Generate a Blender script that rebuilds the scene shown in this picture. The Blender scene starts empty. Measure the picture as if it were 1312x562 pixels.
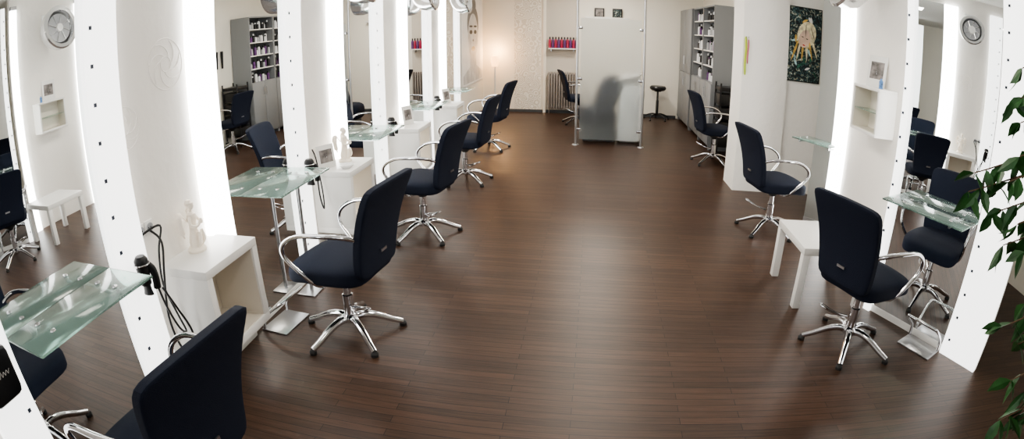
import bpy, bmesh, math, random
from mathutils import Vector, Matrix
random.seed(4)
C = bpy.context.scene.collection
PI = math.pi
H = 1.74; PITCH = math.radians(20); YAW = math.radians(8); FP = 700.0

# ---------------- camera model (fisheye) : pixel -> point of the room ----------------
def ray(px, py):
    u, v = px-656, 281-py
    r = math.hypot(u, v) or 1e-6
    th = 2*math.asin(r/(2*FP))
    F, R, U = math.cos(th), math.sin(th)*u/r, math.sin(th)*v/r
    y = math.cos(PITCH)*F + math.sin(PITCH)*U
    z = math.cos(PITCH)*U - math.sin(PITCH)*F
    return Vector((R*math.cos(YAW)-y*math.sin(YAW), R*math.sin(YAW)+y*math.cos(YAW), z))
CAM = Vector((0, 0, H))
def at_z(px, py, z=0): d = ray(px, py); return CAM + d*((z-H)/d.z)
def at_x(px, py, X): d = ray(px, py); return CAM + d*(X/d.x)
def at_y(px, py, Y): d = ray(px, py); return CAM + d*(Y/d.y)

# ---------------- materials ----------------
def newmat(name):
    m = bpy.data.materials.new(name); m.use_nodes = True
    nt = m.node_tree; b = nt.nodes['Principled BSDF']; return m, nt, b
def pm(name, col, rough=.5, metal=0, bump=0, bscale=50, var=0, trans=0, ior=1.45, emit=0, ecol=None, spec=.5):
    m, nt, b = newmat(name)
    b.inputs['Base Color'].default_value = (*col, 1); b.inputs['Roughness'].default_value = rough
    b.inputs['Metallic'].default_value = metal; b.inputs['Transmission Weight'].default_value = trans
    b.inputs['IOR'].default_value = ior; b.inputs['Specular IOR Level'].default_value = spec
    if emit:
        b.inputs['Emission Color'].default_value = (*(ecol or col), 1); b.inputs['Emission Strength'].default_value = emit
    if bump or var:
        tc = nt.nodes.new('ShaderNodeTexCoord'); n = nt.nodes.new('ShaderNodeTexNoise')
        n.inputs['Scale'].default_value = bscale; n.inputs['Detail'].default_value = 4
        nt.links.new(tc.outputs['Object'], n.inputs['Vector'])
        if bump:
            bp = nt.nodes.new('ShaderNodeBump'); bp.inputs['Strength'].default_value = bump; bp.inputs['Distance'].default_value = .01
            nt.links.new(n.outputs['Fac'], bp.inputs['Height']); nt.links.new(bp.outputs['Normal'], b.inputs['Normal'])
        if var:
            rp = nt.nodes.new('ShaderNodeValToRGB')
            rp.color_ramp.elements[0].position = .3; rp.color_ramp.elements[1].position = .7
            rp.color_ramp.elements[0].color = (*[c*(1-var) for c in col], 1)
            rp.color_ramp.elements[1].color = (*[min(1, c*(1+var)) for c in col], 1)
            nt.links.new(n.outputs['Fac'], rp.inputs['Fac']); nt.links.new(rp.outputs['Color'], b.inputs['Base Color'])
    return m

def floor_mat():
    m, nt, b = newmat('walnut_planks')
    N, L = nt.nodes.new, nt.links.new
    tc = N('ShaderNodeTexCoord')
    br = N('ShaderNodeTexBrick'); br.offset = .37; br.offset_frequency = 2
    br.inputs['Scale'].default_value = 1; br.inputs['Brick Width'].default_value = .85; br.inputs['Row Height'].default_value = .050
    br.inputs['Mortar Size'].default_value = .0018; br.inputs['Mortar Smooth'].default_value = .1; br.inputs['Bias'].default_value = -.1
    br.inputs['Color1'].default_value = (.047, .0255, .0160, 1); br.inputs['Color2'].default_value = (.076, .0410, .0255, 1)
    br.inputs['Mortar'].default_value = (.013, .0075, .005, 1)
    L(tc.outputs['Object'], br.inputs['Vector'])
    mp = N('ShaderNodeMapping'); mp.inputs['Scale'].default_value = (2.4, 50, 1)
    L(tc.outputs['Object'], mp.inputs['Vector'])
    no = N('ShaderNodeTexNoise'); no.inputs['Scale'].default_value = 1.5; no.inputs['Detail'].default_value = 6; no.inputs['Roughness'].default_value = .72
    L(mp.outputs['Vector'], no.inputs['Vector'])
    rp = N('ShaderNodeValToRGB'); rp.color_ramp.elements[0].position = .32; rp.color_ramp.elements[1].position = .7
    rp.color_ramp.elements[0].color = (.6, .59, .58, 1); rp.color_ramp.elements[1].color = (1.38, 1.34, 1.31, 1)
    L(no.outputs['Fac'], rp.inputs['Fac'])
    mx = N('ShaderNodeMix'); mx.data_type = 'RGBA'; mx.blend_type = 'MULTIPLY'; mx.inputs[0].default_value = .95
    L(br.outputs['Color'], mx.inputs[6]); L(rp.outputs['Color'], mx.inputs[7]); L(mx.outputs[2], b.inputs['Base Color'])
    b.inputs['Roughness'].default_value = .38; b.inputs['Specular IOR Level'].default_value = .40
    bp = N('ShaderNodeBump'); bp.inputs['Strength'].default_value = .3; bp.inputs['Distance'].default_value = .003
    L(no.outputs['Fac'], bp.inputs['Height']); L(bp.outputs['Normal'], b.inputs['Normal'])
    return m
def ornament_mat(name, base, dark, scale):
    m, nt, b = newmat(name); N, L = nt.nodes.new, nt.links.new
    tc = N('ShaderNodeTexCoord'); v = N('ShaderNodeTexVoronoi'); v.inputs['Scale'].default_value = scale
    L(tc.outputs['Object'], v.inputs['Vector'])
    mt = N('ShaderNodeMath'); mt.operation = 'SINE'; ml = N('ShaderNodeMath'); ml.operation = 'MULTIPLY'; ml.inputs[1].default_value = 30
    L(v.outputs['Distance'], ml.inputs[0]); L(ml.outputs[0], mt.inputs[0])
    rp = N('ShaderNodeValToRGB'); rp.color_ramp.elements[0].color = (*dark, 1); rp.color_ramp.elements[1].color = (*base, 1)
    rp.color_ramp.elements[0].position = 0; rp.color_ramp.elements[1].position = .4
    L(mt.outputs[0], rp.inputs['Fac']); L(rp.outputs['Color'], b.inputs['Base Color'])
    bp = N('ShaderNodeBump'); bp.inputs['Strength'].default_value = .4; bp.inputs['Distance'].default_value = .004
    L(mt.outputs[0], bp.inputs['Height']); L(bp.outputs['Normal'], b.inputs['Normal'])
    b.inputs['Roughness'].default_value = .7
    return m

M = dict(
    floor=floor_mat(),
    plaster=pm('white_plaster', (.90, .87, .82), .8, bump=.35, bscale=14),
    cream=pm('cream_plaster', (.88, .84, .75), .8, bump=.15, bscale=20),
    ceil=pm('ceiling_white', (.85, .84, .80), .9),
    damask=ornament_mat('embossed_wallpaper', (.90, .87, .80), (.70, .65, .56), 7),
    niche=pm('niche_grey', (.64, .59, .52), .8),
    panel=pm('lit_acrylic', (.85, .87, .9), .35, emit=2.2, ecol=(1, .99, .96)),
    hot=pm('bright_lit_acrylic', (.9, .9, .9), .35, emit=8.5, ecol=(1, 1, .98)),
    inlay=pm('dark_inlay', (.05, .06, .09), .4),
    mirror=pm('mirror', (.90, .92, .92), 0.0, metal=1),
    chrome=pm('chrome', (.68, .68, .70), .09, metal=1),
    steel=pm('brushed_steel', (.50, .50, .51), .3, metal=1),
    fabric=pm('navy_fabric', (.0105, .0145, .029), .8, bump=.3, bscale=300, spec=.3),
    black=pm('black_plastic', (.012, .012, .013), .35),
    white=pm('white_laminate', (.83, .82, .79), .3),
    inner_shade=pm('shaded_white_laminate', (.78, .73, .65), .45),  # beige shade inside the open cubes, put into the colour
    gloss=pm('white_ceramic', (.85, .85, .84), .12),
    hoodm=pm('hood_silver', (.80, .81, .82), .14, metal=.85),
    glass=pm('green_glass', (.64, .84, .77), .10, trans=.90, ior=1.25),
    frost=pm('frosted_glass', (.84, .87, .87), .46, trans=.95, ior=1.25),
    grey=pm('grey_laminate', (.24, .25, .26), .45),
    dgrey=pm('dark_grey', (.08, .085, .09), .5),
    rad=pm('radiator_paint', (.30, .27, .25), .4),
    statue=pm('cream_stone_glow', (.97, .89, .78), .5, bump=.3, bscale=60),  # cream stone, base colour brightened to hold the warm glow
    leaf=pm('ficus_leaf', (.022, .078, .020), .4, var=.5, bscale=12),
    bark=pm('bark', (.10, .06, .035), .8, bump=.5, bscale=60),
    terra=pm('planter_brown', (.12, .06, .035), .6),
    shade=pm('lamp_paper', (1, .70, .40), .8, emit=4, ecol=(1, .5, .2)),
    red=pm('crimson_bottle', (.38, .02, .07), .3), purple=pm('purple_bottle', (.12, .04, .16), .3),
    bwhite=pm('white_bottle', (.75, .76, .78), .3), bgrey=pm('silver_bottle', (.40, .41, .43), .3),
    yellow=pm('lime_cloth', (.50, .62, .08), .8), pink=pm('pink_cloth', (.62, .16, .24), .8),
    paper=pm('paper', (.75, .74, .71), .7), photo=pm('print_dark', (.2, .18, .17), .5, var=.8, bscale=14),
    blueprint=pm('print_blue', (.12, .25, .5), .5, var=.6, bscale=30),
    skin=pm('print_skin', (.74, .54, .42), .6, var=.2, bscale=9), lips=pm('print_red', (.5, .04, .04), .5),
    blond=pm('print_blond', (.78, .66, .44), .5, var=.4, bscale=26),
    pgreen=pm('print_green', (.03, .12, .08), .5, var=.6, bscale=20), pgold=pm('print_gold', (.55, .36, .10), .5, var=.6, bscale=20),
    pteal=pm('print_teal', (.40, .58, .60), .5, var=.5, bscale=16),
    dark=pm('print_black', (.02, .02, .02), .5), lgrey=pm('print_light_grey', (.84, .84, .83), .6, var=.05, bscale=4),
    mgrey=pm('print_mid_grey', (.20, .20, .20), .6), fgrey=pm('print_face_grey', (.60, .60, .59), .6, var=.2, bscale=5), rubber=pm('rubber', (.02, .02, .02), .6),
)
def poster_mat():
    m, nt, b = newmat('tropical_print'); N, L = nt.nodes.new, nt.links.new
    tc = N('ShaderNodeTexCoord'); n = N('ShaderNodeTexNoise'); n.inputs['Scale'].default_value = 13; n.inputs['Distortion'].default_value = 2.5; n.inputs['Detail'].default_value = 3
    L(tc.outputs['Object'], n.inputs['Vector']); rp = N('ShaderNodeValToRGB'); e = rp.color_ramp.elements
    e[0].position = .42; e[0].color = (.006, .009, .012, 1); e[1].position = .70; e[1].color = (.65, .66, .62, 1)
    for p, c in ((.50, (.01, .035, .04, 1)), (.56, (.07, .15, .16, 1)), (.61, (.30, .20, .08, 1)), (.65, (.36, .48, .46, 1))):
        q = e.new(p); q.color = c
    L(n.outputs['Fac'], rp.inputs['Fac']); L(rp.outputs['Color'], b.inputs['Base Color']); b.inputs['Roughness'].default_value = .4
    return m
M['tropic'] = poster_mat()

# ---------------- mesh builder ----------------
def spline(pts, k=6):
    pts = [Vector(p) for p in pts]; out = []
    for i in range(len(pts)-1):
        p0 = pts[max(i-1, 0)]; p1 = pts[i]; p2 = pts[i+1]; p3 = pts[min(i+2, len(pts)-1)]
        for j in range(k):
            t = j/k
            out.append(.5*((2*p1)+(p2-p0)*t+(2*p0-5*p1+4*p2-p3)*t*t+(3*p1-p0-3*p2+p3)*t**3))
    out.append(pts[-1]); return out
class MB:
    def __init__(s): s.bm = bmesh.new()
    def box(s, x0, x1, y0, y1, z0, z1, bev=0, mi=0, rot=None, piv=None):
        vs = bmesh.ops.create_cube(s.bm, size=1)['verts']
        for v in vs:
            v.co = Vector(((x0+x1)/2+v.co.x*(x1-x0), (y0+y1)/2+v.co.y*(y1-y0), (z0+z1)/2+v.co.z*(z1-z0)))
        if rot is not None:
            pv = Vector(piv or ((x0+x1)/2, (y0+y1)/2, (z0+z1)/2))
            for v in vs: v.co = rot @ (v.co-pv) + pv
        fs = {f for v in vs for f in v.link_faces}
        for f in fs: f.material_index = mi
        if bev:
            es = list({e for v in vs for e in v.link_edges})
            bmesh.ops.bevel(s.bm, geom=es, offset=bev, segments=2, affect='EDGES', profile=.5)
        return s
    def tube(s, pts, r, n=8, mi=0, closed=False, flat=1.0):
        pts = [Vector(p) for p in pts]; N = len(pts)
        rs = r if isinstance(r, (list, tuple)) else [r]*N
        rings = []; prev = None
        for i, p in enumerate(pts):
            a = pts[(i-1) % N] if closed or i > 0 else p
            b = pts[(i+1) % N] if closed or i < N-1 else p
            t = (b-a).normalized()
            if prev is None:
                prev = t.orthogonal().normalized()
            nn = prev - t*prev.dot(t)
            nn = nn.normalized() if nn.length > 1e-6 else t.orthogonal().normalized()
            prev = nn; bb = t.cross(nn)
            rings.append([s.bm.verts.new(p + nn*math.cos(2*PI*k/n)*rs[i] + bb*math.sin(2*PI*k/n)*rs[i]*flat) for k in range(n)])
        for i in range(N if closed else N-1):
            A, B = rings[i], rings[(i+1) % N]
            for k in range(n):
                f = s.bm.faces.new((A[k], A[(k+1) % n], B[(k+1) % n], B[k])); f.material_index = mi
        if not closed:
            f = s.bm.faces.new(list(reversed(rings[0]))); f.material_index = mi
            f = s.bm.faces.new(rings[-1]); f.material_index = mi
        return s
    def lathe(s, prof, n=20, c=(0, 0, 0), mat=None, mi=0, sx=1, sy=1):
        mat = mat or Matrix.Identity(3); c = Vector(c); rings = []
        for r, z in prof:
            if r < 1e-5: rings.append([s.bm.verts.new(c + mat @ Vector((0, 0, z)))])
            else: rings.append([s.bm.verts.new(c + mat @ Vector((r*sx*math.cos(2*PI*k/n), r*sy*math.sin(2*PI*k/n), z))) for k in range(n)])
        for A, B in zip(rings, rings[1:]):
            for k in range(n):
                k2 = (k+1) % n
                if len(A) == 1 and len(B) == 1: continue
                if len(A) == 1: f = s.bm.faces.new((A[0], B[k2], B[k]))
                elif len(B) == 1: f = s.bm.faces.new((A[k], A[k2], B[0]))
                else: f = s.bm.faces.new((A[k], A[k2], B[k2], B[k]))
                f.material_index = mi
        return s
    def pad(s, sx, sy, sz, p=6, cuts=9, fn=None, mi=0):
        t = bmesh.new(); bmesh.ops.create_cube(t, size=2)
        bmesh.ops.subdivide_edges(t, edges=t.edges[:], cuts=cuts, use_grid_fill=True)
        mp = {}
        for v in t.verts:
            q = v.co; nrm = (abs(q.x)**p+abs(q.y)**p+abs(q.z)**p)**(1/p); q = q/nrm
            co = Vector((q.x*sx/2, q.y*sy/2, q.z*sz/2))
            if fn: co = Vector(fn(co))
            mp[v.index] = s.bm.verts.new(co)
        for f in t.faces:
            g = s.bm.faces.new([mp[v.index] for v in f.verts]); g.material_index = mi
        t.free(); return s
    def poly(s, pts, mi=0):
        f = s.bm.faces.new([s.bm.verts.new(p) for p in pts]); f.material_index = mi; return s
    def build(s, name, mats, parent=None, loc=None, ang=38):
        bmesh.ops.recalc_face_normals(s.bm, faces=s.bm.faces[:])
        me = bpy.data.meshes.new(name); s.bm.to_mesh(me); s.bm.free()
        for m in (mats if isinstance(mats, (list, tuple)) else [mats]): me.materials.append(M[m])
        me.shade_smooth(); me.set_sharp_from_angle(angle=math.radians(ang))
        o = bpy.data.objects.new(name, me); C.objects.link(o)
        if parent: o.parent = parent
        if loc: o.location = loc
        return o
def thing(name, label, cat, loc=(0, 0, 0), rz=0, group=None):
    o = bpy.data.objects.new(name, None); C.objects.link(o); o.empty_display_size = .1
    o.location = loc; o.rotation_euler = (0, 0, rz); o['label'] = label; o['category'] = cat
    if group: o['group'] = group
    return o
def tag(o, label, cat, group=None):
    o['label'] = label; o['category'] = cat
    if group: o['group'] = group
    return o
def struct(name, mb, mats):
    o = mb.build(name, mats); o['kind'] = 'structure'; return o
def dup(root, loc, rz=0, label=None, group=None):
    r = root.copy(); C.objects.link(r); r.location = loc; r.rotation_euler = (0, 0, rz)
    if label: r['label'] = label
    if group: r['group'] = group
    for ch in list(root.children):
        c = ch.copy(); C.objects.link(c); c.parent = r
        for g in list(ch.children):
            d = g.copy(); C.objects.link(d); d.parent = c
    return r

# ---------------- room shell ----------------
XL, XR, YB = -2.0, 2.45, 11.3
struct('floor', MB().box(-3.2, 4.4, -3.2, YB+.1, -.1, 0), 'floor')
struct('ceiling', MB().box(-3.2, 4.4, -3.2, YB+.1, 2.9, 3.0), 'ceil')
struct('wall_left', MB().box(XL-.15, XL, -3.2, 8.3, 0, 2.9), 'plaster')
struct('wall_left_rear', MB().box(-2.50, -2.2, 8.3, YB, 0, 2.9), 'cream')
struct('wall_back', MB().box(-2.6, 2.75, YB, YB+.12, 0, 2.9), 'cream')
struct('wall_front', MB().box(-2.6, 4.4, -3.2, -3.1, 0, 2.9), 'plaster')
struct('wall_right_panel', MB().box(XR, XR+.05, 3.45, 4.86, 0, 2.9), 'plaster')
struct('wall_right_pier', MB().box(1.76, 2.33, 6.10, 6.55, 0, 2.9), 'plaster')
struct('wall_right_cross', MB().box(2.33, 4.4, 6.14, 6.5, 0, 2.9), 'plaster')
struct('wall_right_rear', MB().box(2.36, 2.75, 6.5, YB, 0, 2.9), 'cream')
struct('wall_right_side', MB().box(4.3, 4.4, -3.1, 6.14, 0, 2.9), 'cream')
a = at_y(659, 60, YB); b_ = at_y(693, 60, YB)
struct('trim_1', MB().box(a.x, b_.x, YB-.006, YB, 0, 2.9), 'damask')
a = at_y(700, 60, YB); b_ = at_y(741, 60, YB)
struct('trim_2', MB().box(a.x, b_.x, YB-.008, YB, 0, 2.9), 'niche')
struct('trim_3', MB().box(a.x-.06, a.x, YB-.05, YB, 0, 2.9), 'cream')
struct('baseboard_back', MB().box(-2.2, 1.85, YB-.02, YB-.009, 0, .06), 'dgrey')
# embossed round ornaments in the plaster between the first two mirrors
for i, (px, py, rr) in enumerate(((212, 82, .13), (160, 165, .10))):
    q = at_x(px, py, XL); mb = MB()
    for k in (1, .3): mb.tube([(XL, q.y+rr*k*math.cos(a*PI/16), q.z+rr*k*math.sin(a*PI/16)) for a in range(32)], .003, 6, closed=True)
    for a in range(7):
        A = a*2*PI/7
        mb.tube([(XL, q.y+rr*(.3+.65*f)*math.cos(A+1.3*f), q.z+rr*(.3+.65*f)*math.sin(A+1.3*f)) for f in (0, .2, .4, .6, .8, 1)], .003, 6)
    struct('trim_%d' % (4+i), mb, 'plaster')

# ---------------- mirror stations ----------------
def station(X, yc, w, side, label, ln=.22, rn=.21, z1=2.75, rz=0, lm='hot', rm='panel'):
    t = thing('mirror_station', label, 'mirror', (X, yc, 0), rz, None)
    s = side
    def bx(mb, xa, xb, ya, yb, za, zb, bev=0, mi=0):
        a_, b2 = sorted((xa*s, xb*s)); return mb.box(a_, b2, ya, yb, za, zb, bev, mi)
    bx(MB(), .0, .012, -w, w, .05, z1).build('mirror_glass', 'mirror', t)
    bx(MB(), -.02 if rz else 0, .016, -w, w, 0, .049).build('bottom_rail', 'white', t)
    if rz: bx(MB(), -.03, -.001, -w-ln, w+rn, 0, z1).build('backing_board', 'white', t)
    for q, wd, mt in ((-1, ln, lm), (1, rn, rm)):
        if not wd: continue
        ya, yb = sorted((q*w, q*(w+wd)))
        zl = .30 if mt == 'hot' else 0
        mb = MB(); bx(mb, -.0, .045, ya, yb, zl, z1, .003)
        if zl: bx(MB(), 0, .045, ya, yb, 0, zl-.001, .003).build('plinth', 'white', t)
        z = .12
        while z < z1 and mt == 'panel':
            yc_ = q*(w+.045); bx(mb, .0452, .0465, yc_-.009, yc_+.009, z-.009, z+.009, 0, 1)
            z += .165
        mb.build('light_panel', [mt, 'inlay'], t)
    return t
XS = -1.998
station(XS, 1.10, .35, 1, 'tall backlit salon mirror nearest the camera on the left wall, behind the first glass table', lm='panel')
station(XS, 2.80, .39, 1, 'tall backlit salon mirror between the nearest two white wall cubes')
station(XS, 4.45, .35, 1, 'tall backlit salon mirror behind the third chair of the left row')
station(XS, 6.10, .36, 1, 'tall backlit salon mirror behind the fourth chair of the left row')
station(XS, 7.72, .33, 1, 'backlit salon mirror furthest down the left wall, next to the grey portrait', rn=.15)
MR = (2.38, 2.89); RZ = math.radians(30)
station(MR[0], MR[1], .345, -1, 'wide angled backlit mirror on the right, behind the nearest right hand chair', ln=.32, rn=.06, rz=RZ, lm='panel', rm='panel')
def light_column(y0, y1, label):
    t = thing('light_column', label, 'light', (XR, (y0+y1)/2, 0)); w = (y1-y0)/2
    MB().box(-.045, 0, -w, w, .0, 2.75, .003).build('light_panel', 'hot', t)
    MB().box(-.045, 0, -w, w, 2.752, 2.80, .003).build('end_cap', 'steel', t)
    return t
light_column(4.60, 4.85, 'bright vertical light column on the right wall behind the second right chair')
light_column(3.46, 3.56, 'narrow bright light column between the white wall cube and the angled mirror')
t = thing('glass_divider', 'narrow frosted divider beside the colourful poster on the right', 'divider', (2.42, 5.02, 0), RZ)
MB().box(-.012, 0, -.14, .14, .05, 2.6, .002).build('pane', 'frost', t)
MB().box(-.02, .01, -.14, .14, 0, .049).build('foot_rail', 'steel', t)

# ---------------- glass tables ----------------
def glass_table(x, y, side, label, wy=.66, dx=.30, z=.86, rz=0, leg=False):
    t = thing('glass_console_table', label, 'table', (x, y, 0), rz if side > 0 else PI+rz, 'glass shelves in front of the mirrors')
    MB().box(0, dx, -wy/2, wy/2, z, z+.012, .004).build('glass_top', 'glass', t)
    for yy in (-.19, .19):
        for xx in (.07, .2):
            MB().lathe([(0, z+.018), (.012, z+.017), (.014, z+.0125)], 14, (xx, yy, 0)).lathe([(.014, z-.0005), (.014, z-.008), (.008, z-.02), (0, z-.02)], 14, (xx, yy, 0)).build('stud', 'chrome', t)
    for yy in (-.19, .19):
        MB().tube([(.0, yy, z-.028), (.21, yy, z-.028)], .008, 8).build('bracket', 'steel', t)
    if leg:
        MB().tube([(.11, .20, .01), (.11, .20, z-.002)], .014, 12).build('leg', 'steel', t)
        MB().box(.03, .18, .11, .29, 0, .01, .003).build('foot_plate', 'steel', t)
    return t
XT = -1.984
glass_table(XT, 1.09, 1, 'green glass table nearest the camera on the left, lit by the first mirror', .67, .31, .89)
glass_table(XT, 2.86, 1, 'green glass table just past the nearest white wall cube', .64, .31, .865, 0, True)
glass_table(XT, 4.45, 1, 'green glass table in front of the third left mirror', .66)
glass_table(XT, 6.12, 1, 'green glass table in front of the fourth left mirror', .66)
glass_table(XT, 7.72, 1, 'smallest looking green glass table, furthest along the left wall', .6)
nx, ny = -math.cos(RZ), -math.sin(RZ)
glass_table(MR[0]+nx*.014, MR[1]+ny*.014, -1, 'green glass table beside the nearest right hand chair', .64, .30, .89, RZ)
glass_table(2.40, 5.0, -1, 'small green glass table under the colourful poster on the right', .46, .28, .87, RZ)

# ---------------- white wall cubes, left ----------------
def open_cube(t, s, D, W, Z, T):
    def bx(xa, xb, ya, yb, za, zb, nme, m, bev=.003):
        a_, b2 = sorted((xa*s, xb*s)); MB().box(a_, b2, ya, yb, za, zb, bev).build(nme, m, t)
    bx(0, D, -W/2, W/2, Z-T, Z, 'top_panel', 'white'); bx(0, D, -W/2, W/2, 0, T, 'bottom_panel', 'white')
    bx(0, D-.001, W/2-T, W/2, T, Z-T, 'side_panel', 'white', .001); bx(0, D-.001, -W/2, -W/2+T, T, Z-T, 'side_panel', 'white', .001)
    bx(0, .012, -W/2+T, W/2-T, T, Z-T, 'back_panel', 'inner_shade', 0)
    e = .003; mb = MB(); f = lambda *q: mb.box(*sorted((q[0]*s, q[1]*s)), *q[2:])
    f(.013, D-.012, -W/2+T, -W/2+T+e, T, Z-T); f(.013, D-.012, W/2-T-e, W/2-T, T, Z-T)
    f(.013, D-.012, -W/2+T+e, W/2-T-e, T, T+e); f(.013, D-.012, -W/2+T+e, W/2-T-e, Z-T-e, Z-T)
    mb.build('shade_lining', 'inner_shade', t)  # thin sheets added inside to carry the painted shade
def cube_table(y, label):
    t = thing('wall_cube', label, 'shelf', (XL, y, .27), 0, 'white open wall cubes along the left wall')
    open_cube(t, 1, .325, .46, .487, .045); return t
cube_table(1.995, 'large white open wall cube nearest the camera, holding a cream statuette')
cube_table(3.73, 'second white wall cube, holding a statuette and a framed card')
cube_table(5.40, 'third white wall cube along the left wall')
cube_table(7.02, 'furthest white wall cube along the left wall')
ZC = .757
def statuette(loc, label, rz=0, s=1):
    t = thing('statuette', label, 'figurine', loc, rz)
    MB().lathe([(0, 0), (.055, 0), (.058, .012), (.045, .028), (0, .028)], 20).build('base', 'statue', t)
    mb = MB()
    mb.lathe([(0, .02), (.042, .028), (.046, .06), (.032, .11), (.026, .15), (.036, .185), (.03, .21), (.012, .222), (.010, .232), (0, .233)], 18, sx=1, sy=.8)
    mb.lathe([(0, .228), (.014, .234), (.020, .252), (.017, .27), (0, .28)], 14, c=(0, .004, 0))
    mb.lathe([(0, .25), (.02, .255), (.024, .268), (.015, .284), (0, .288)], 10, c=(0, -.006, 0))
    for q in (-1, 1):
        mb.tube(spline([(q*.03, 0, .2), (q*.055, .015, .16), (q*.03, .045, .15), (0, .055, .175)], 4), .009, 6)
        mb.tube(spline([(q*.02, .02, .03), (q*.03, .045, .06), (q*.015, .04, .11)], 4), .012, 6)
    mb.build('figure', 'statue', t)
    for q in (-1, 1):
        MB().tube(spline([(q*.012, -.028, .17), (q*.05, -.045, .22), (q*.075, -.05, .2), (q*.07, -.045, .13), (q*.055, -.04, .09)], 4), [.01]*4+[.022]*6+[.018]*4+[.006]*3, 6, flat=.4).build('wing', 'statue', t)
    t.scale = (s, s, s); return t
p = at_z(234, 318, ZC); statuette((max(p.x, -1.91), p.y, ZC), 'cream winged statuette on the nearest white wall cube', -PI/2+.3, .95)
p = at_z(424, 208, ZC); statuette((max(p.x, -1.86), p.y+.04, ZC), 'cream winged statuette on the second white wall cube', -PI/2, .95)
def dish(loc, label):
    return tag(MB().lathe([(0, 0), (.03, 0), (.055, .02), (.06, .03), (.052, .03), (.03, .01), (0, .008)], 20).build('dish', 'gloss', None, loc), label, 'dish')
dish((-1.76, 3.62, ZC), 'small white dish beside the statuette on the second wall cube')
def brochure(loc, rz, label, w=.15, h=.2, mats=('paper', 'photo')):
    t = thing('picture_card', label, 'card', loc, rz)
    R = Matrix.Rotation(-.18, 3, 'X')
    MB().box(-w/2, w/2, -.004, .004, 0, h, .001, rot=R, piv=(0, 0, 0)).build('card', mats[0], t)
    MB().box(-w*.36, w*.36, -.0055, -.0045, h*.25, h*.8, rot=R, piv=(0, 0, 0)).build('print', mats[1], t)
    MB().tube([(0, .002, h*.5), (0, .07, 0.002)], .003, 6).build('prop', 'chrome', t)
    return t
brochure((-1.91, 3.60, ZC), PI/2-.5, 'framed dark photograph card leaning on the second wall cube', .16, .18)
brochure((-1.86, 5.43, ZC), PI/2-.4, 'small card standing on the third wall cube')
brochure((-1.86, 7.05, ZC), PI/2-.4, 'small card standing on the furthest wall cube')

# ---------------- hair dryers ----------------
def dryer(y, label, z=.84, X=-1.951):
    t = thing('hair_dryer', label, 'hair dryer', (X, y, z), 0)
    mb = MB().tube([(0, 0, .03), (.03, 0, .03)], .007)
    mb.tube([(.055+.04*math.cos(a*PI/8), .04*math.sin(a*PI/8), .03) for a in range(16)], .005, 6, closed=True)
    mb.build('holder', 'chrome', t)
    MB().lathe([(0, .07), (.024, .068), (.037, .05), (.037, .03), (.033, .0), (.028, -.07), (0, -.07)], 18, (.055, 0, 0)).build('barrel', 'black', t)
    MB().lathe([(.026, -.07), (.028, -.10), (.034, -.12), (.03, -.12), (.02, -.07)], 18, (.055, 0, 0), sy=.5).build('nozzle', 'black', t)
    MB().tube(spline([(.07, .01, .03), (.09, .03, .0), (.095, .035, -.05), (.09, .035, -.10)], 5), [.019]*16, 10, flat=.8).build('handle', 'black', t)
    return t
DY = [1.56, 3.29, 4.99, 6.66]
nm = ['nearest white wall cube', 'second white wall cube', 'third white wall cube', 'furthest white wall cube']
for y, n in zip(DY, nm): dryer(y, 'black hair dryer in a ring holder just before the %s' % n)
def cable(pts, label):
    return tag(MB().tube(spline(pts, 6), .006, 6).build('dryer_cord', 'black'), label, 'cord')
s1 = at_x(179, 297, XL)
cable([(-1.86, 1.60, .735), (-1.87, 1.63, .62), (-1.885, 1.69, .47), (-1.90, 1.745, .42), (-1.92, 1.735, .52), (-1.93, 1.70, .70), (-1.935, 1.73, .86), (-1.94, 1.78, .97), (-1.975, s1.y-.02, s1.z-.01)], 'black looping cable between the nearest hair dryer and the sockets')
cable([(-1.84, 1.61, .735), (-1.84, 1.67, .60), (-1.84, 1.73, .44), (-1.85, 1.715, .33), (-1.87, 1.65, .38), (-1.90, 1.65, .55), (-1.905, 1.70, .75), (-1.91, 1.74, .90), (-1.97, s1.y+.05, s1.z-.01)], 'second longer black cable hanging beside the nearest white wall cube')
cable([(-1.86, 3.33, .735), (-1.87, 3.36, .60), (-1.88, 3.42, .50), (-1.90, 3.46, .62), (-1.94, 3.48, .85), (-1.99, 3.52, .92)], 'black cable of the dryer before the second wall cube')
def socket(x, y, z, label):
    t = thing('power_socket', label, 'socket', (x, y, z), 0)
    MB().box(0, .01, -.03, .03, -.035, .035, .003).build('plate', 'white', t)
    MB().lathe([(.020, .0), (.024, .004), (.018, .004), (.016, .001), (0, .001)], 18, (.01, 0, 0), Matrix.Rotation(PI/2, 3, 'Y')).build('recess', 'bgrey', t)
    for q in (-1, 1): MB().box(.0112, .0125, q*.008-.003, q*.008+.003, -.003, .003).build('pin_hole', 'dark', t)
    return t
socket(XL, s1.y, s1.z, 'white wall socket left of the pair above the nearest cube')
socket(XL, s1.y+.066, s1.z, 'white wall socket right of the pair above the nearest cube')

q = at_x(6, 478, -1.87)
t = thing('tool_holster', 'black tool holster with white handwriting at the bottom left edge', 'tool holder', (-1.95, q.y-.03, q.z))
MB().pad(.09, .16, .20, 8, 6, lambda c: (c.x+.055, c.y, c.z)).build('pouch', 'black', t)
MB().box(0, .02, -.06, .06, .03, .08, .004).build('bracket', 'chrome', t)
pts = spline([(.102, -.05+.10*i/19, .01+.009*math.sin(i*2.1)*(1 if i % 5 else 2.0)) for i in range(20)], 4)
MB().tube(pts, .0010, 5).build('lettering', 'paper', t)

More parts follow.
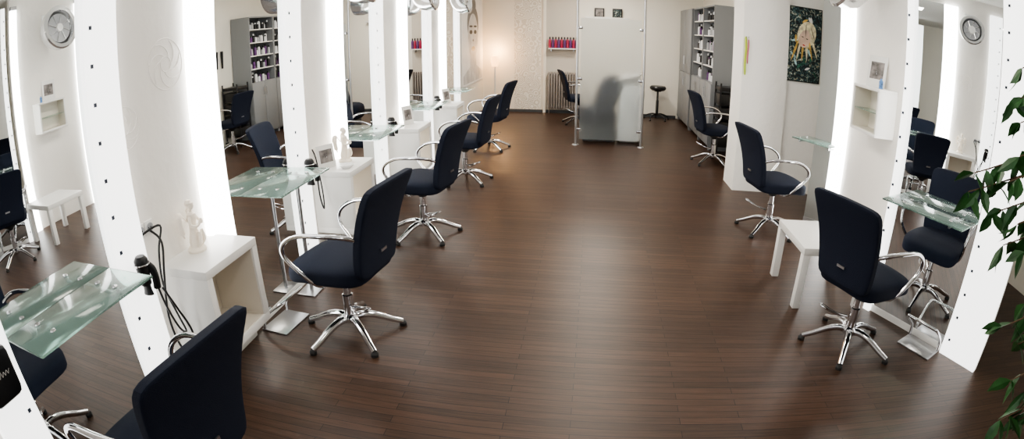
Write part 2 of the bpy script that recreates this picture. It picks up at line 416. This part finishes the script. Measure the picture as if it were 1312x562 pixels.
# ---------------- styling chairs ----------------
def star(t, R=.32, mat='chrome', n=5, foot='rubber', ph=.3, r0=.028):
    for k in range(n):
        a = ph+2*PI*k/n; c, s = math.cos(a), math.sin(a)
        P = [(r*c, r*s, z) for r, z in ((.02, .105), (.08, .118), (.16, .10), (.25, .058), (R, .030))]
        P = spline(P, 4); m = len(P)
        lg = MB().tube(P, [r0-.010*i/m for i in range(m)], 10, flat=.8).build('base_leg', mat, t)
        MB().lathe([(0, 0), (.022, 0), (.023, .018), (.015, .028), (0, .028)], 12, (R*c, R*s, 0)).build('foot_glide', foot, lg)
def chair(label, loc, rz):
    t = thing('styling_chair', label, 'chair', loc, rz, 'navy salon chairs')
    MB().pad(.51, .52, .12, 5, 10, lambda c: (c.x*(1-.10*(c.y < 0)*abs(c.y)/.25), c.y+.015, .475+c.z+.012*math.cos(c.x*6)-.025*max(0, c.y-.12)/.13)).build('seat', 'fabric', t)
    def bf(c):
        v = (c.z+.28)/.56
        return (c.x*(.82+.21*v), -.24+c.y*(1-.15*v)-.12*v*v-.015*v+.24*c.x*c.x, .475+v*.53-.010*(abs(c.x)/.25)**2*v)
    MB().pad(.505, .056, .56, 12, 15, bf).build('backrest', 'fabric', t)
    MB().box(-.03, .03, -.288, -.282, .585, .60).build('tag', 'steel', t)
    for s in (-1, 1):
        P = spline([(s*.185, -.26, .70), (s*.265, -.20, .745), (s*.305, -.07, .755), (s*.315, .08, .74), (s*.31, .18, .68), (s*.295, .19, .60), (s*.27, .10, .50), (s*.22, .03, .42), (s*.1, .0, .405)], 5)
        MB().tube(P, .0130, 10).build('armrest', 'chrome', t)
    MB().lathe([(0, .425), (.11, .42), (.1, .40), (.05, .37), (.035, .35), (0, .35)], 20).build('seat_mount', 'black', t)
    MB().lathe([(0, .38), (.024, .38), (.024, .27), (.034, .265), (.034, .14), (.055, .12), (.055, .095), (0, .09)], 18).build('gas_column', 'chrome', t)
    MB().tube(spline([(-.03, -.03, .2), (-.10, -.10, .21), (-.16, -.17, .25), (-.12, -.22, .27), (-.06, -.14, .23), (-.025, -.04, .2)], 5), .007, 8).build('pump_lever', 'chrome', t)
    star(t); return t
def face(fx, fy): return math.atan2(-fx, fy)
c0 = chair('navy salon chair cropped by the bottom left corner, seen from behind', (-1.37, .97, 0), face(-1, .08))
L = [((-1.35, 2.60), (-.98, .12), 'navy salon chair with chrome arms, second from the camera in the left row'),
     ((-1.37, 4.26), (-.97, .16), 'navy salon chair in the left row, third from the camera'),
     ((-1.38, 5.96), (-.97, .10), 'navy salon chair in the left row, fourth from the camera'),
     ((-1.43, 7.71), (-.97, .15), 'navy salon chair at the far end of the left row'),
     ((1.76, 2.73), (.91, .40), 'navy salon chair nearest the camera on the right, turned towards the angled mirror'),
     ((1.80, 4.78), (.97, .15), 'navy salon chair on the right behind the low white table'),
     ((1.80, 7.42), (.97, .12), 'navy salon chair on the far right in front of the black trolley')]
for (x, y), f, lb in L: dup(c0, (x, y, 0), face(*f), lb)
p = at_z(741, 158, 0)
dup(c0, (p.x, p.y, 0), face(.9, .2), 'navy salon chair partly hidden behind the left pole of the screen')

# ---------------- foot rests ----------------
def footrest(x, y, rz, label):
    t = thing('foot_rest', label, 'foot rest', (x, y, 0), rz)
    MB().box(-.14, .14, -.10, .10, 0, .012, .003).build('base_plate', 'steel', t)
    MB().tube(spline([(-.13, -.08, .012), (-.13, -.06, .1), (-.13, .07, .2), (-.09, .09, .215), (.09, .09, .215), (.13, .07, .2), (.13, -.06, .1), (.13, -.08, .012)], 5), .011, 10).build('tube_frame', 'chrome', t)
    return t
footrest(-1.84, 2.60, face(.97, -.1), 'chrome tube foot rest on a steel plate at the foot of the second left mirror')
footrest(MR[0]+nx*.14+.10, MR[1]+ny*.14-.17, face(nx, ny), 'chrome tube foot rest below the angled mirror on the right')
footrest(-1.86, 4.45, face(1, 0), 'chrome tube foot rest at the foot of the third left mirror')

# ---------------- low white table ----------------
t = thing('low_table', 'low square white table between the two nearer chairs on the right', 'side table', (1.81, 3.50, 0), 0)
MB().box(-.29, .29, -.29, .29, .40, .455, .003).build('tabletop', 'white', t)
for sx in (-1, 1):
    for sy in (-1, 1):
        MB().box(sx*.262-.028, sx*.262+.028, sy*.262-.028, sy*.262+.028, 0, .40, .002).build('leg', 'white', t)

# ---------------- wall cube shelf, right ----------------
pc = at_x(1117, 141, 2.34)
t = thing('wall_shelf', 'white open wall cube with a glass shelf beside the angled right mirror', 'shelf', (XR, pc.y, pc.z-.19), 0)
open_cube(t, -1, .19, .46, .38, .024)
MB().box(-.175, -.014, -.204, .204, .18, .187).build('glass_shelf', 'glass', t)
brochure((XR-.09, pc.y+.02, pc.z+.191), -PI/2+.5, 'white card with small dark print standing on the right wall cube', .19, .26)
tag(MB().lathe([(0, 0), (.018, 0), (.018, .06), (.008, .07), (.008, .08), (0, .08)], 14, (XR-.13, pc.y-.15, pc.z+.191)).build('bottle', 'blueprint'), 'small blue bottle beside the card on the right wall cube', 'bottle')

# ---------------- hood dryers ----------------
def hood(x, y, z, side, label, k=.95):
    t = thing('hood_dryer', label, 'hood dryer', (x, y, z), 0 if side > 0 else PI)
    R = Matrix.Rotation(math.radians(80), 3, 'Y')
    MB().lathe([(r*k, h*k) for r, h in ((0, -.19), (.07, -.185), (.14, -.16), (.195, -.11), (.225, -.04), (.235, .04), (.22, .055), (.185, .05), (.175, .02), (.16, -.02), (0, -.05))], 36, (0, 0, 0), R).build('hood_shell', 'hoodm', t)
    MB().lathe([(0, .0), (.155*k, .005), (.155*k, .01), (0, .01)], 24, (0, 0, 0), R).build('hood_interior', 'bgrey', t)
    for a in range(8): MB().tube([R @ Vector((.04*math.cos(a*PI/4), .04*math.sin(a*PI/4), .018)), R @ Vector((.15*k*math.cos(a*PI/4+.3), .15*k*math.sin(a*PI/4+.3), .018))], .007, 6).build('grille_bar', 'hoodm', t)
    MB().lathe([(0, .045), (.05, .04), (.06, .012), (0, .012)], 18, (0, 0, 0), R).build('hub', 'gloss', t)
    L_ = abs(XL-x) if side > 0 else abs(XR-x)
    r0 = .12*k
    MB().tube(spline([(-r0, 0, .04), (-r0-.03, 0, .08), (-.22, 0, .14), (-L_+.04, 0, .16)], 5), .022, 10).build('arm', 'steel', t)
    MB().box(-L_, -L_+.05, -.05, .05, .08, .24, .01).build('wall_bracket', 'gloss', t)
    return t
hood(-1.62, 2.03, 2.44, 1, 'round silver hood dryer above the nearest white wall cube, seen in the right mirror', .85)
hood(-1.62, 3.75, 2.19, 1, 'round silver hood dryer above the second white wall cube')
hood(-1.62, 5.43, 2.17, 1, 'round silver hood dryer above the third white wall cube')
hood(-1.62, 7.05, 2.18, 1, 'round silver hood dryer furthest along the left wall')
hood(2.06, 4.06, 2.40, -1, 'large round silver hood dryer above the wall cube on the right', 1.2)

# ---------------- pictures ----------------
def ell(cx, cz, a, b, y, n=28, rot=0):
    return [(cx+a*math.cos(2*PI*k/n)*math.cos(rot)-b*math.sin(2*PI*k/n)*math.sin(rot), y, cz+a*math.cos(2*PI*k/n)*math.sin(rot)+b*math.sin(2*PI*k/n)*math.cos(rot)) for k in range(n)]
def blade(cx, cz, ang, ln, wd, y):
    c, s = math.cos(ang), math.sin(ang); out = []
    for f, g in ((0, 0), (.2, .7), (.5, 1), (.8, .55), (1, 0), (.8, -.55), (.5, -1), (.2, -.7)):
        a_, b2 = f*ln, g*wd/2
        out.append((cx+a_*c-b2*s, y, cz+a_*s+b2*c))
    return out
a = at_y(1010, 6, 6.13); b_ = at_y(1049, 108, 6.13)
w = b_.x-a.x; zc = (a.z+b_.z)/2; h = a.z-b_.z
t = thing('framed_poster', 'tall dark colourful poster of a blond face among leaves on the right cross wall', 'poster', ((a.x+b_.x)/2, 6.14, zc))
MB().box(-w/2, w/2, -.02, 0, -h/2, h/2, .003).build('frame', 'dark', t)
MB().box(-w/2+.012, w/2-.012, -.023, -.0201, -h/2+.012, h/2-.012).build('print', 'tropic', t)
rs = random.Random(7)
for i in range(26):
    m = ('pgreen', 'pteal', 'dark', 'paper', 'pgold')[i % 5]
    cx, cz = rs.uniform(-w*.3, w*.3), rs.uniform(-h*.38, h*.38)
    an = rs.uniform(0, 2*PI); ln = rs.uniform(.07, .13)
    ex, ez = cx+ln*math.cos(an), cz+ln*math.sin(an)
    if abs(ex) > w/2-.02 or abs(ez) > h/2-.02: continue
    MB().poly(blade(cx, cz, an, ln, .03, -.0236-.00004*i)).build('leaf_print', m, t)
MB().poly(ell(.02, .12, w*.27, h*.18, -.0252, rot=-.3)).build('hair_print', 'blond', t)
for i in range(6): MB().poly(blade(.07-.03*i, .12-.01*i, -1.2-.14*i, .30, .030, -.0254-.00003*i)).build('hair_lock_print', ('blond', 'pgold')[i % 2], t)
MB().poly(ell(-.005, .07, w*.17, h*.12, -.0259, rot=-.35)).build('face_print', 'skin', t)
for i in range(5): MB().poly(blade(-.05+.03*i, .30-.02*i, -2.0+.2*i, .18, .010, -.0262-.00003*i)).build('hair_strand_print', ('dark', 'blond')[i % 2], t)
MB().poly(blade(-.035, .0, -.3, .045, .016, -.0266)).build('lips_print', 'lips', t)
for ex, ez in ((-.050, .095), (.010, .075)): MB().poly(blade(ex, ez, -.3, .035, .012, -.0266)).build('eye_print', 'dark', t)
# grey portrait, on the left rear wall (faces +X)
zb_, zt = .70, 2.78; zc = (zb_+zt)/2; w = 1.9; h = zt-zb_; dz = -.14
yc = 10.22
t = thing('portrait_poster', 'large black and white portrait of a face on the left rear wall', 'poster', (-2.2, yc, zc), PI/2)
MB().box(-w/2, w/2, -.02, 0, -h/2, h/2, .003).build('frame', 'white', t)
MB().box(-w/2+.02, w/2-.02, -.023, -.0201, -h/2+.02, h/2-.02).build('print', 'lgrey', t)
MB().poly(ell(0, .26+dz, .50, .36, -.0235)).build('hair_print', 'mgrey', t)
MB().poly(ell(0, .62+dz, .26, .16, -.0236)).build('bun_print', 'mgrey', t)
MB().poly(ell(0, .02+dz, .44, .44, -.0245)).build('face_print', 'fgrey', t)
MB().poly([(-.26, -.0242, -.25+dz), (.26, -.0242, -.25+dz), (.28, -.0242, -.55+dz), (.85, -.0242, -.70+dz), (.85, -.0242, -.85+dz), (-.85, -.0242, -.85+dz), (-.85, -.0242, -.70+dz), (-.28, -.0242, -.55+dz)]).build('neck_print', 'fgrey', t)
for ex in (-.19, .19):
    MB().poly(ell(ex, .10+dz, .13, .04, -.0255)).build('eye_print', 'dark', t)
    MB().poly(ell(ex, .21+dz, .15, .02, -.0255)).build('brow_print', 'dark', t)
MB().poly(ell(0, -.22+dz, .16, .045, -.0255)).build('mouth_print', 'dark', t)
MB().poly(ell(0, -.06+dz, .07, .022, -.0255)).build('nose_print', 'mgrey', t)

# ---------------- back of the salon ----------------
a = at_y(703, 61, YB); b_ = at_y(739, 61, YB)
t = thing('bottle_shelf', 'narrow white wall shelf above the radiator', 'shelf', ((a.x+b_.x)/2, YB-.008, a.z), 0)
w = b_.x-a.x
MB().box(-w/2, w/2, -.16, 0, -.025, 0, .002).build('board', 'white', t)
for s in (-1, 1): MB().box(s*(w/2-.06)-.01, s*(w/2-.06)+.01, -.12, 0, -.07, -.025).build('bracket', 'steel', t)
def mk_bottle(mat, label, loc, group, r=.024, h=.19, cap='black'):
    t = thing('bottle', label, 'bottle', loc, 0, group)
    MB().lathe([(0, 0), (r, 0), (r, h*.7), (r*.5, h*.8), (0, h*.8)], 14).build('body', mat, t)
    MB().lathe([(0, h), (r*.5, h), (r*.55, h*.8), (0, h*.8)], 12).build('cap', cap, t)
    return t
b1 = mk_bottle('red', 'crimson bottle in the row on the shelf above the radiator', (a.x+.03, YB-.09, a.z), 'crimson bottles on the wall shelf', .026, .23)
b2 = mk_bottle('purple', 'purple bottle in the row on the shelf above the radiator', (a.x+.09, YB-.09, a.z), 'purple bottles on the wall shelf', .026, .23)
for i in range(2, 10): dup((b1, b2)[i % 2], (a.x+.03+.06*i, YB-.09, a.z))
a = at_y(702, 92, YB-.1); b_ = at_y(738, 140, YB-.1); w = b_.x-a.x; z0, z1 = b_.z, a.z
t = thing('radiator', 'grey ribbed radiator under the bottle shelf on the back wall', 'radiator', ((a.x+b_.x)/2, YB-.1, 0))
n = 11
for i in range(n):
    x = -w/2+w*(i+.5)/n
    MB().box(x-.018, x+.018, -.05, .05, z0, z1, .012).build('fin', 'rad', t)
for z in (z0+.05, z1-.05): MB().tube([(-w/2, 0, z), (w/2, 0, z)], .02).build('pipe', 'rad', t)
for x in (w/2-.03, -w/2+.03): MB().tube([(x, 0, 0), (x, 0, z0+.02)], .01).build('feed_pipe', 'steel', t)
a = at_y(750, 22, YB); b_ = at_y(806, 22, YB); w = b_.x-a.x
t = thing('picture_ledge', 'thin white ledge high on the back wall above the frosted screen', 'shelf', ((a.x+b_.x)/2, YB, a.z))
MB().box(-w/2, w/2, -.12, 0, -.02, 0, .002).build('board', 'white', t)
MB().box(-w/2, w/2, -.12, -.11, 0, .015, .001).build('lip', 'white', t)
for px, m, lb in ((768, 'photo', 'left small framed picture on the high back ledge'), (791, 'tropic', 'right small framed picture on the high back ledge')):
    q = at_y(px, 22, YB-.07)
    t = thing('small_picture', lb, 'picture', (q.x, YB-.07, a.z))
    MB().box(-.1, .1, -.01, .01, 0, .2, .004).build('frame', 'dark', t); MB().box(-.075, .075, -.012, -.0105, .025, .175).build('print', m, t)
p = at_z(629, 150, 0)
t = thing('floor_lamp', 'small glowing orange lamp on a pole in the left rear corner', 'lamp', (p.x, 11.0, 0))
MB().lathe([(0, 0), (.09, 0), (.09, .015), (.02, .03), (0, .03)], 24).build('base', 'white', t)
MB().tube([(0, 0, .02), (0, 0, 1.0)], .018).build('pole', 'white', t)
MB().lathe([(0, 1.20), (.05, 1.20), (.075, 1.15), (.08, 1.08), (.06, .98), (0, .98)], 20).build('shade', 'shade', t)
# frosted screen
pa = at_z(737, 186, 0); pb = at_z(820, 188, 0); Ys = (pa.y+pb.y)/2; xa, xb = pa.x, pb.x
t = thing('glass_screen', 'frosted glass screen between two steel poles in the middle of the room', 'screen', ((xa+xb)/2, Ys, 0)); w = xb-xa
for s in (-1, 1):
    pl = MB().tube([(s*w/2, 0, 0), (s*w/2, 0, 2.9)], .019, 14).build('pole', 'steel', t)
    MB().lathe([(0, .012), (.05, .012), (.055, 0), (0, 0)], 20, (s*w/2, 0, 0)).build('floor_flange', 'steel', pl)
zt = at_y(780, 24, Ys).z; zb_ = .09
MB().box(-w/2+.05, w/2-.05, -.004, .004, zb_, zt, .001).build('glass_pane', 'frost', t)
for s in (-1, 1):
    for z in (zb_+.15, (zb_+zt)/2, zt-.15):
        MB().box(min(s*w/2, s*(w/2-.08)), max(s*w/2, s*(w/2-.08)), -.014, .014, z-.02, z+.02, .003).build('clamp', 'chrome', t)
xw = xa + (xb-xa)*.80
t = thing('wash_station', 'white backwash basin with navy seat blurred behind the frosted screen', 'wash basin', (xw, Ys+.45, 0))
MB().pad(.40, .44, .92, 8, 6, lambda c: (c.x+.04+(.06 if c.z > 0 else 0)*c.z, c.y, c.z+.46)).build('pedestal', 'gloss', t)
MB().lathe([(.0, -.02), (.12, 0), (.20, .08), (.26, .14), (.24, .145), (.18, .10), (.1, .03), (0, .02)], 24, (-.0, 0, .90), Matrix.Rotation(-.25, 3, 'Y')).build('basin', 'gloss', t)
MB().pad(.60, .5, .30, 4, 6, lambda c: (c.x-.48, c.y, c.z+.42)).build('seat', 'fabric', t)
MB().pad(.34, .48, .62, 3, 8, lambda c: (c.x-.32+.25*c.z, c.y, c.z+.74)).build('backrest', 'fabric', t)
MB().box(-.70, -.18, -.16, .16, 0, .28, .02).build('plinth', 'dgrey', t)
MB().tube(spline([(.16, 0, .9), (.16, 0, 1.05), (.08, 0, 1.1), (.02, 0, 1.05)], 5), .014).build('tap', 'chrome', t)
# stool
p = at_z(841, 153, 0)
t = thing('rolling_stool', 'round black rolling stool right of the frosted screen', 'stool', (p.x, p.y, 0))
MB().lathe([(0, .60), (.13, .60), (.165, .63), (.17, .66), (.15, .69), (0, .695)], 26).build('seat', 'black', t)
MB().lathe([(0, .6), (.02, .6), (.02, .4), (.028, .39), (.028, .12), (0, .1)], 14).build('gas_column', 'black', t)
MB().lathe([(0, .6), (.08, .6), (.07, .58), (0, .57)], 16).build('seat_mount', 'black', t)
star(t, .26, 'black', 5, 'black', .3, .02)
# cabinets
def cabinet(xf, y0, y1, depth, z1, label, openshelf=True):
    t = thing('shelf_cabinet', label, 'cabinet', (xf, (y0+y1)/2, 0)); w = y1-y0; T = .022; zd = 1.05
    mb = MB()
    for s in (-1, 1):
        a, b = sorted((s*w/2, s*(w/2-T))); mb.box(.0, depth, a, b, 0, z1)
    mb.box(0, depth, -w/2+T, w/2-T, z1-T, z1).box(0, depth, -w/2+T, w/2-T, zd-T, zd).box(0, depth, -w/2+T, w/2-T, .06, .06+T).box(depth-.01, depth, -w/2+T, w/2-T, .06, z1-T)
    mb.build('body', 'grey', t)
    zs = []
    rows = [(.08, zd-.01)] + ([] if openshelf else [(zd, z1-.01)])
    if openshelf:
        for k in range(1, 5):
            z = zd+(z1-zd)*k/5; zs.append(z)
            MB().box(.01, depth-.011, -w/2+T+.001, w/2-T-.001, z-.009, z+.009).build('shelf', 'white', t)
    for za, zb in rows:
        for s in (-1, 1):
            a, b = sorted((s*.004, s*(w/2-.003)))
            d = MB().box(-.018, -.001, a, b, za, zb, .003).build('door', 'grey', t)
            zh = zb-.25 if za < .5 else za+.15
            MB().tube([(-.018, s*.05, zh), (-.035, s*.05, zh), (-.035, s*.05, zh+.16), (-.018, s*.05, zh+.16)], .006).build('handle', 'steel', d)
    return [zd]+[z+.009 for z in zs]
protos = {}
def stock(xf, y0, y1, zs, where):
    rows = ['lowest', 'second', 'middle', 'fourth', 'top']
    for zi, z in enumerate(zs):
        y = y0+.06
        while y < y1-.06:
            m = random.choice(['bwhite', 'bwhite', 'bgrey', 'black', 'bwhite', 'purple'])
            cn = {'bwhite': 'white', 'bgrey': 'silver', 'black': 'black', 'purple': 'purple'}[m]
            hh = random.choice([.12, .16, .19]); k = (m, hh)
            lb = '%s bottle on the %s open shelf of the %s' % (cn, rows[zi], where)
            gp = '%s bottles, %s shelf, %s' % (cn, rows[zi], where)
            loc = (xf+.07+random.random()*.05, y, z+.001)
            if k in protos: dup(protos[k], loc, 0, lb, gp)
            else: protos[k] = mk_bottle(m, lb, loc, gp, .028, hh, 'bwhite' if m == 'black' else 'black')
            y += random.choice([.075, .085, .11])
zs = cabinet(1.91, 8.28, 9.12, .43, 2.28, 'tall grey cabinet with open shelves behind the black trolley')
stock(1.91, 8.28, 9.12, zs, 'grey cabinet behind the trolley')
zs = cabinet(1.91, 9.13, 9.97, .43, 2.28, 'middle grey cabinet with open shelves, between the closed one and the nearest')
stock(1.91, 9.13, 9.97, zs, 'middle grey cabinet')
cabinet(1.89, 9.99, 11.25, .45, 2.28, 'closed grey cupboard in the right rear corner', False)
# trolley
t = thing('trolley', 'black wheeled salon trolley standing before the grey cabinet', 'trolley', (2.13, 8.04, 0))
for sx in (-1, 1):
    for sy in (-1, 1):
        lg = MB().tube([(sx*.17, sy*.17, .07), (sx*.17, sy*.17, 1.1)], .014).build('post', 'black', t)
        MB().lathe([(0, -.02), (.03, -.02), (.03, .02), (0, .02)], 14, (sx*.17, sy*.17, .03), Matrix.Rotation(PI/2, 3, 'X')).build('castor', 'rubber', lg)
for k in range(5):
    z = .14+.21*k; MB().box(-.18, .18, -.16, .16, z, z+(.17 if k < 4 else .06), .01).build('drawer' if k < 4 else 'top_tray', 'black', t)
# hanging cloths on the pier
for i, (m, n) in enumerate((('yellow', 'lime green'), ('pink', 'pink'))):
    x = 1.785+.030*i
    t = thing('hanging_cloth', '%s cloth strip hanging from a hook on the corner of the pier' % n, 'cloth', (x, 6.10, 1.80))
    MB().tube(spline([(0, 0, 0), (0, -.03, 0), (0, -.035, .02)], 3), .004).build('hook', 'chrome', t)
    MB().pad(.028-.012*i, .014, .44-.16*i, 6, 6, lambda c: (c.x+.004*math.sin(c.z*20), c.y-.026+.005*math.sin(c.x*120), c.z-.21+.05*i)).build('cloth', m, t)
for k in range(3):
    t = thing('curling_iron', '%s of three black styling irons hanging on the right rear wall' % ['first', 'second', 'third'][k], 'styling iron', (2.36, 7.95-.16*k, 1.60))
    MB().tube([(0, 0, .1), (-.04, 0, .1), (-.045, 0, .12)], .005).build('hook', 'chrome', t)
    MB().tube([(-.035, 0, .11), (-.035, 0, -.2)], [.028, .016]).build('barrel', 'black', t)

# ---------------- ficus at the right edge ----------------
o = Vector((1.95, .62, 0))
t = thing('ficus_tree', 'leafy green ficus reaching in at the right edge', 'plant', o)
MB().lathe([(0, 0), (.14, 0), (.18, .3), (.19, .32), (.165, .32), (.16, .28), (0, .28)], 24).build('pot', 'terra', t)
MB().tube(spline([(0, 0, .27), (.02, .01, .8), (-.03, .03, 1.4), (0, 0, 2.1)], 6), [.022-.0007*i for i in range(19)], 8).build('trunk', 'bark', t)
tips = [(1246, 234, 1.75), (1238, 258, 1.75), (1268, 285, 1.8), (1290, 246, 1.7), (1304, 214, 1.7), (1282, 326, 1.8), (1309, 335, 1.8), (1309, 100, 1.8), (1297, 142, 1.85), (1306, 170, 1.8), (1280, 430, 1.75), (1300, 452, 1.8), (1290, 498, 1.75), (1308, 512, 1.8), (1276, 548, 1.8), (1300, 548, 1.85), (1309, 400, 1.9), (1300, 300, 1.75)]
br = MB(); lf = MB()
def leaf(p, d, ln, wd):
    d = d.normalized(); s = d.cross(Vector((random.uniform(-1, 1), random.uniform(-1, 1), .6))).normalized(); n_ = s.cross(d)
    prof = [(0, 0), (.15, .5), (.4, 1), (.65, .8), (.85, .35), (1, 0)]
    vs = []
    for f, w_ in prof:
        c = p+d*ln*f - n_*ln*.18*f*f
        vs.append((c-s*wd*w_*.5+n_*wd*.12*w_, c, c+s*wd*w_*.5+n_*wd*.12*w_))
    for A, B in zip(vs, vs[1:]):
        for k in (0, 1):
            q = [A[k], A[k+1], B[k+1], B[k]]
            u = []
            for v in q:
                if all((v-w2).length > 1e-6 for w2 in u): u.append(v)
            if len(u) >= 3: lf.poly(u)
for px, py, d in tips:
    T = CAM + ray(px, py)*d - o
    zt = min(2.0, max(.5, T.z+.25)); st = Vector((0, 0, zt))
    P = spline([st, st.lerp(T, .5)+Vector((0, 0, .14)), T+Vector((0, 0, .03))], 8)
    br.tube(P, [.006-.00025*i for i in range(len(P))], 5)
    for i in range(5, len(P)):
        if i < 9 and random.random() < .4: continue
        for _ in range(1 if i < 14 else 2):
            dd = Vector((random.uniform(-.8, .8), random.uniform(-.8, .8), -random.uniform(.35, 1.1)))
            leaf(P[i], dd, random.uniform(.07, .10), random.uniform(.032, .044))
for k in range(170):
    a = random.uniform(0, 2*PI); z = random.uniform(.9, 2.2); r = random.uniform(.05, .3)
    leaf(Vector((r*math.cos(a)+.1, r*math.sin(a)-.1, z)), Vector((math.cos(a), math.sin(a), -.8)), .08, .036)
br.build('branch', 'bark', t); lf.build('foliage', 'leaf', t, ang=80)

# ---------------- lights ----------------
def area(loc, size, sy, power, col, rot=(0, 0, 0)):
    l = bpy.data.lights.new('room_area_light', 'AREA'); l.shape = 'RECTANGLE'; l.size = size; l.size_y = sy; l.energy = power; l.color = col
    o = bpy.data.objects.new('room_area_light', l); C.objects.link(o); o.location = loc; o.rotation_euler = rot; return o
for y, e in ((0.6, 18), (2.8, 30), (5.0, 38), (7.4, 46), (9.8, 54)):
    area((0.2, y, 2.85), .5, .5, e, (1, .93, .83))
area((.3, -2.6, 1.9), 3.5, 1.8, 34, (.92, .95, 1), (math.radians(82), 0, 0))  # unseen area light behind the camera, for cool window daylight
l = bpy.data.lights.new('lamp_bulb', 'POINT'); l.energy = 16; l.color = (1, .56, .24); l.shadow_soft_size = .08
o2 = bpy.data.objects.new('lamp_bulb', l); C.objects.link(o2); o2.location = (at_z(629, 150, 0).x+.02, 11.08, 1.28)
w = bpy.data.worlds.new('world'); bpy.context.scene.world = w; w.use_nodes = True
w.node_tree.nodes['Background'].inputs[0].default_value = (.8, .85, 1, 1); w.node_tree.nodes['Background'].inputs[1].default_value = .15
try:
    bpy.context.scene.view_settings.look = 'AgX - Medium High Contrast'
except Exception as e: print('look', e)

# ---------------- camera ----------------
cd = bpy.data.cameras.new('camera'); cam = bpy.data.objects.new('camera', cd); C.objects.link(cam)
cam.location = CAM; cam.rotation_euler = (PI/2-PITCH, 0, YAW)
cd.type = 'PANO'; cd.sensor_fit = 'HORIZONTAL'; cd.sensor_width = 36; cd.sensor_height = 36*562/1312
tgt = cd if hasattr(cd, 'panorama_type') else cd.cycles
tgt.panorama_type = 'FISHEYE_EQUISOLID'; tgt.fisheye_lens = FP/1312*36; tgt.fisheye_fov = PI
bpy.context.scene.camera = cam
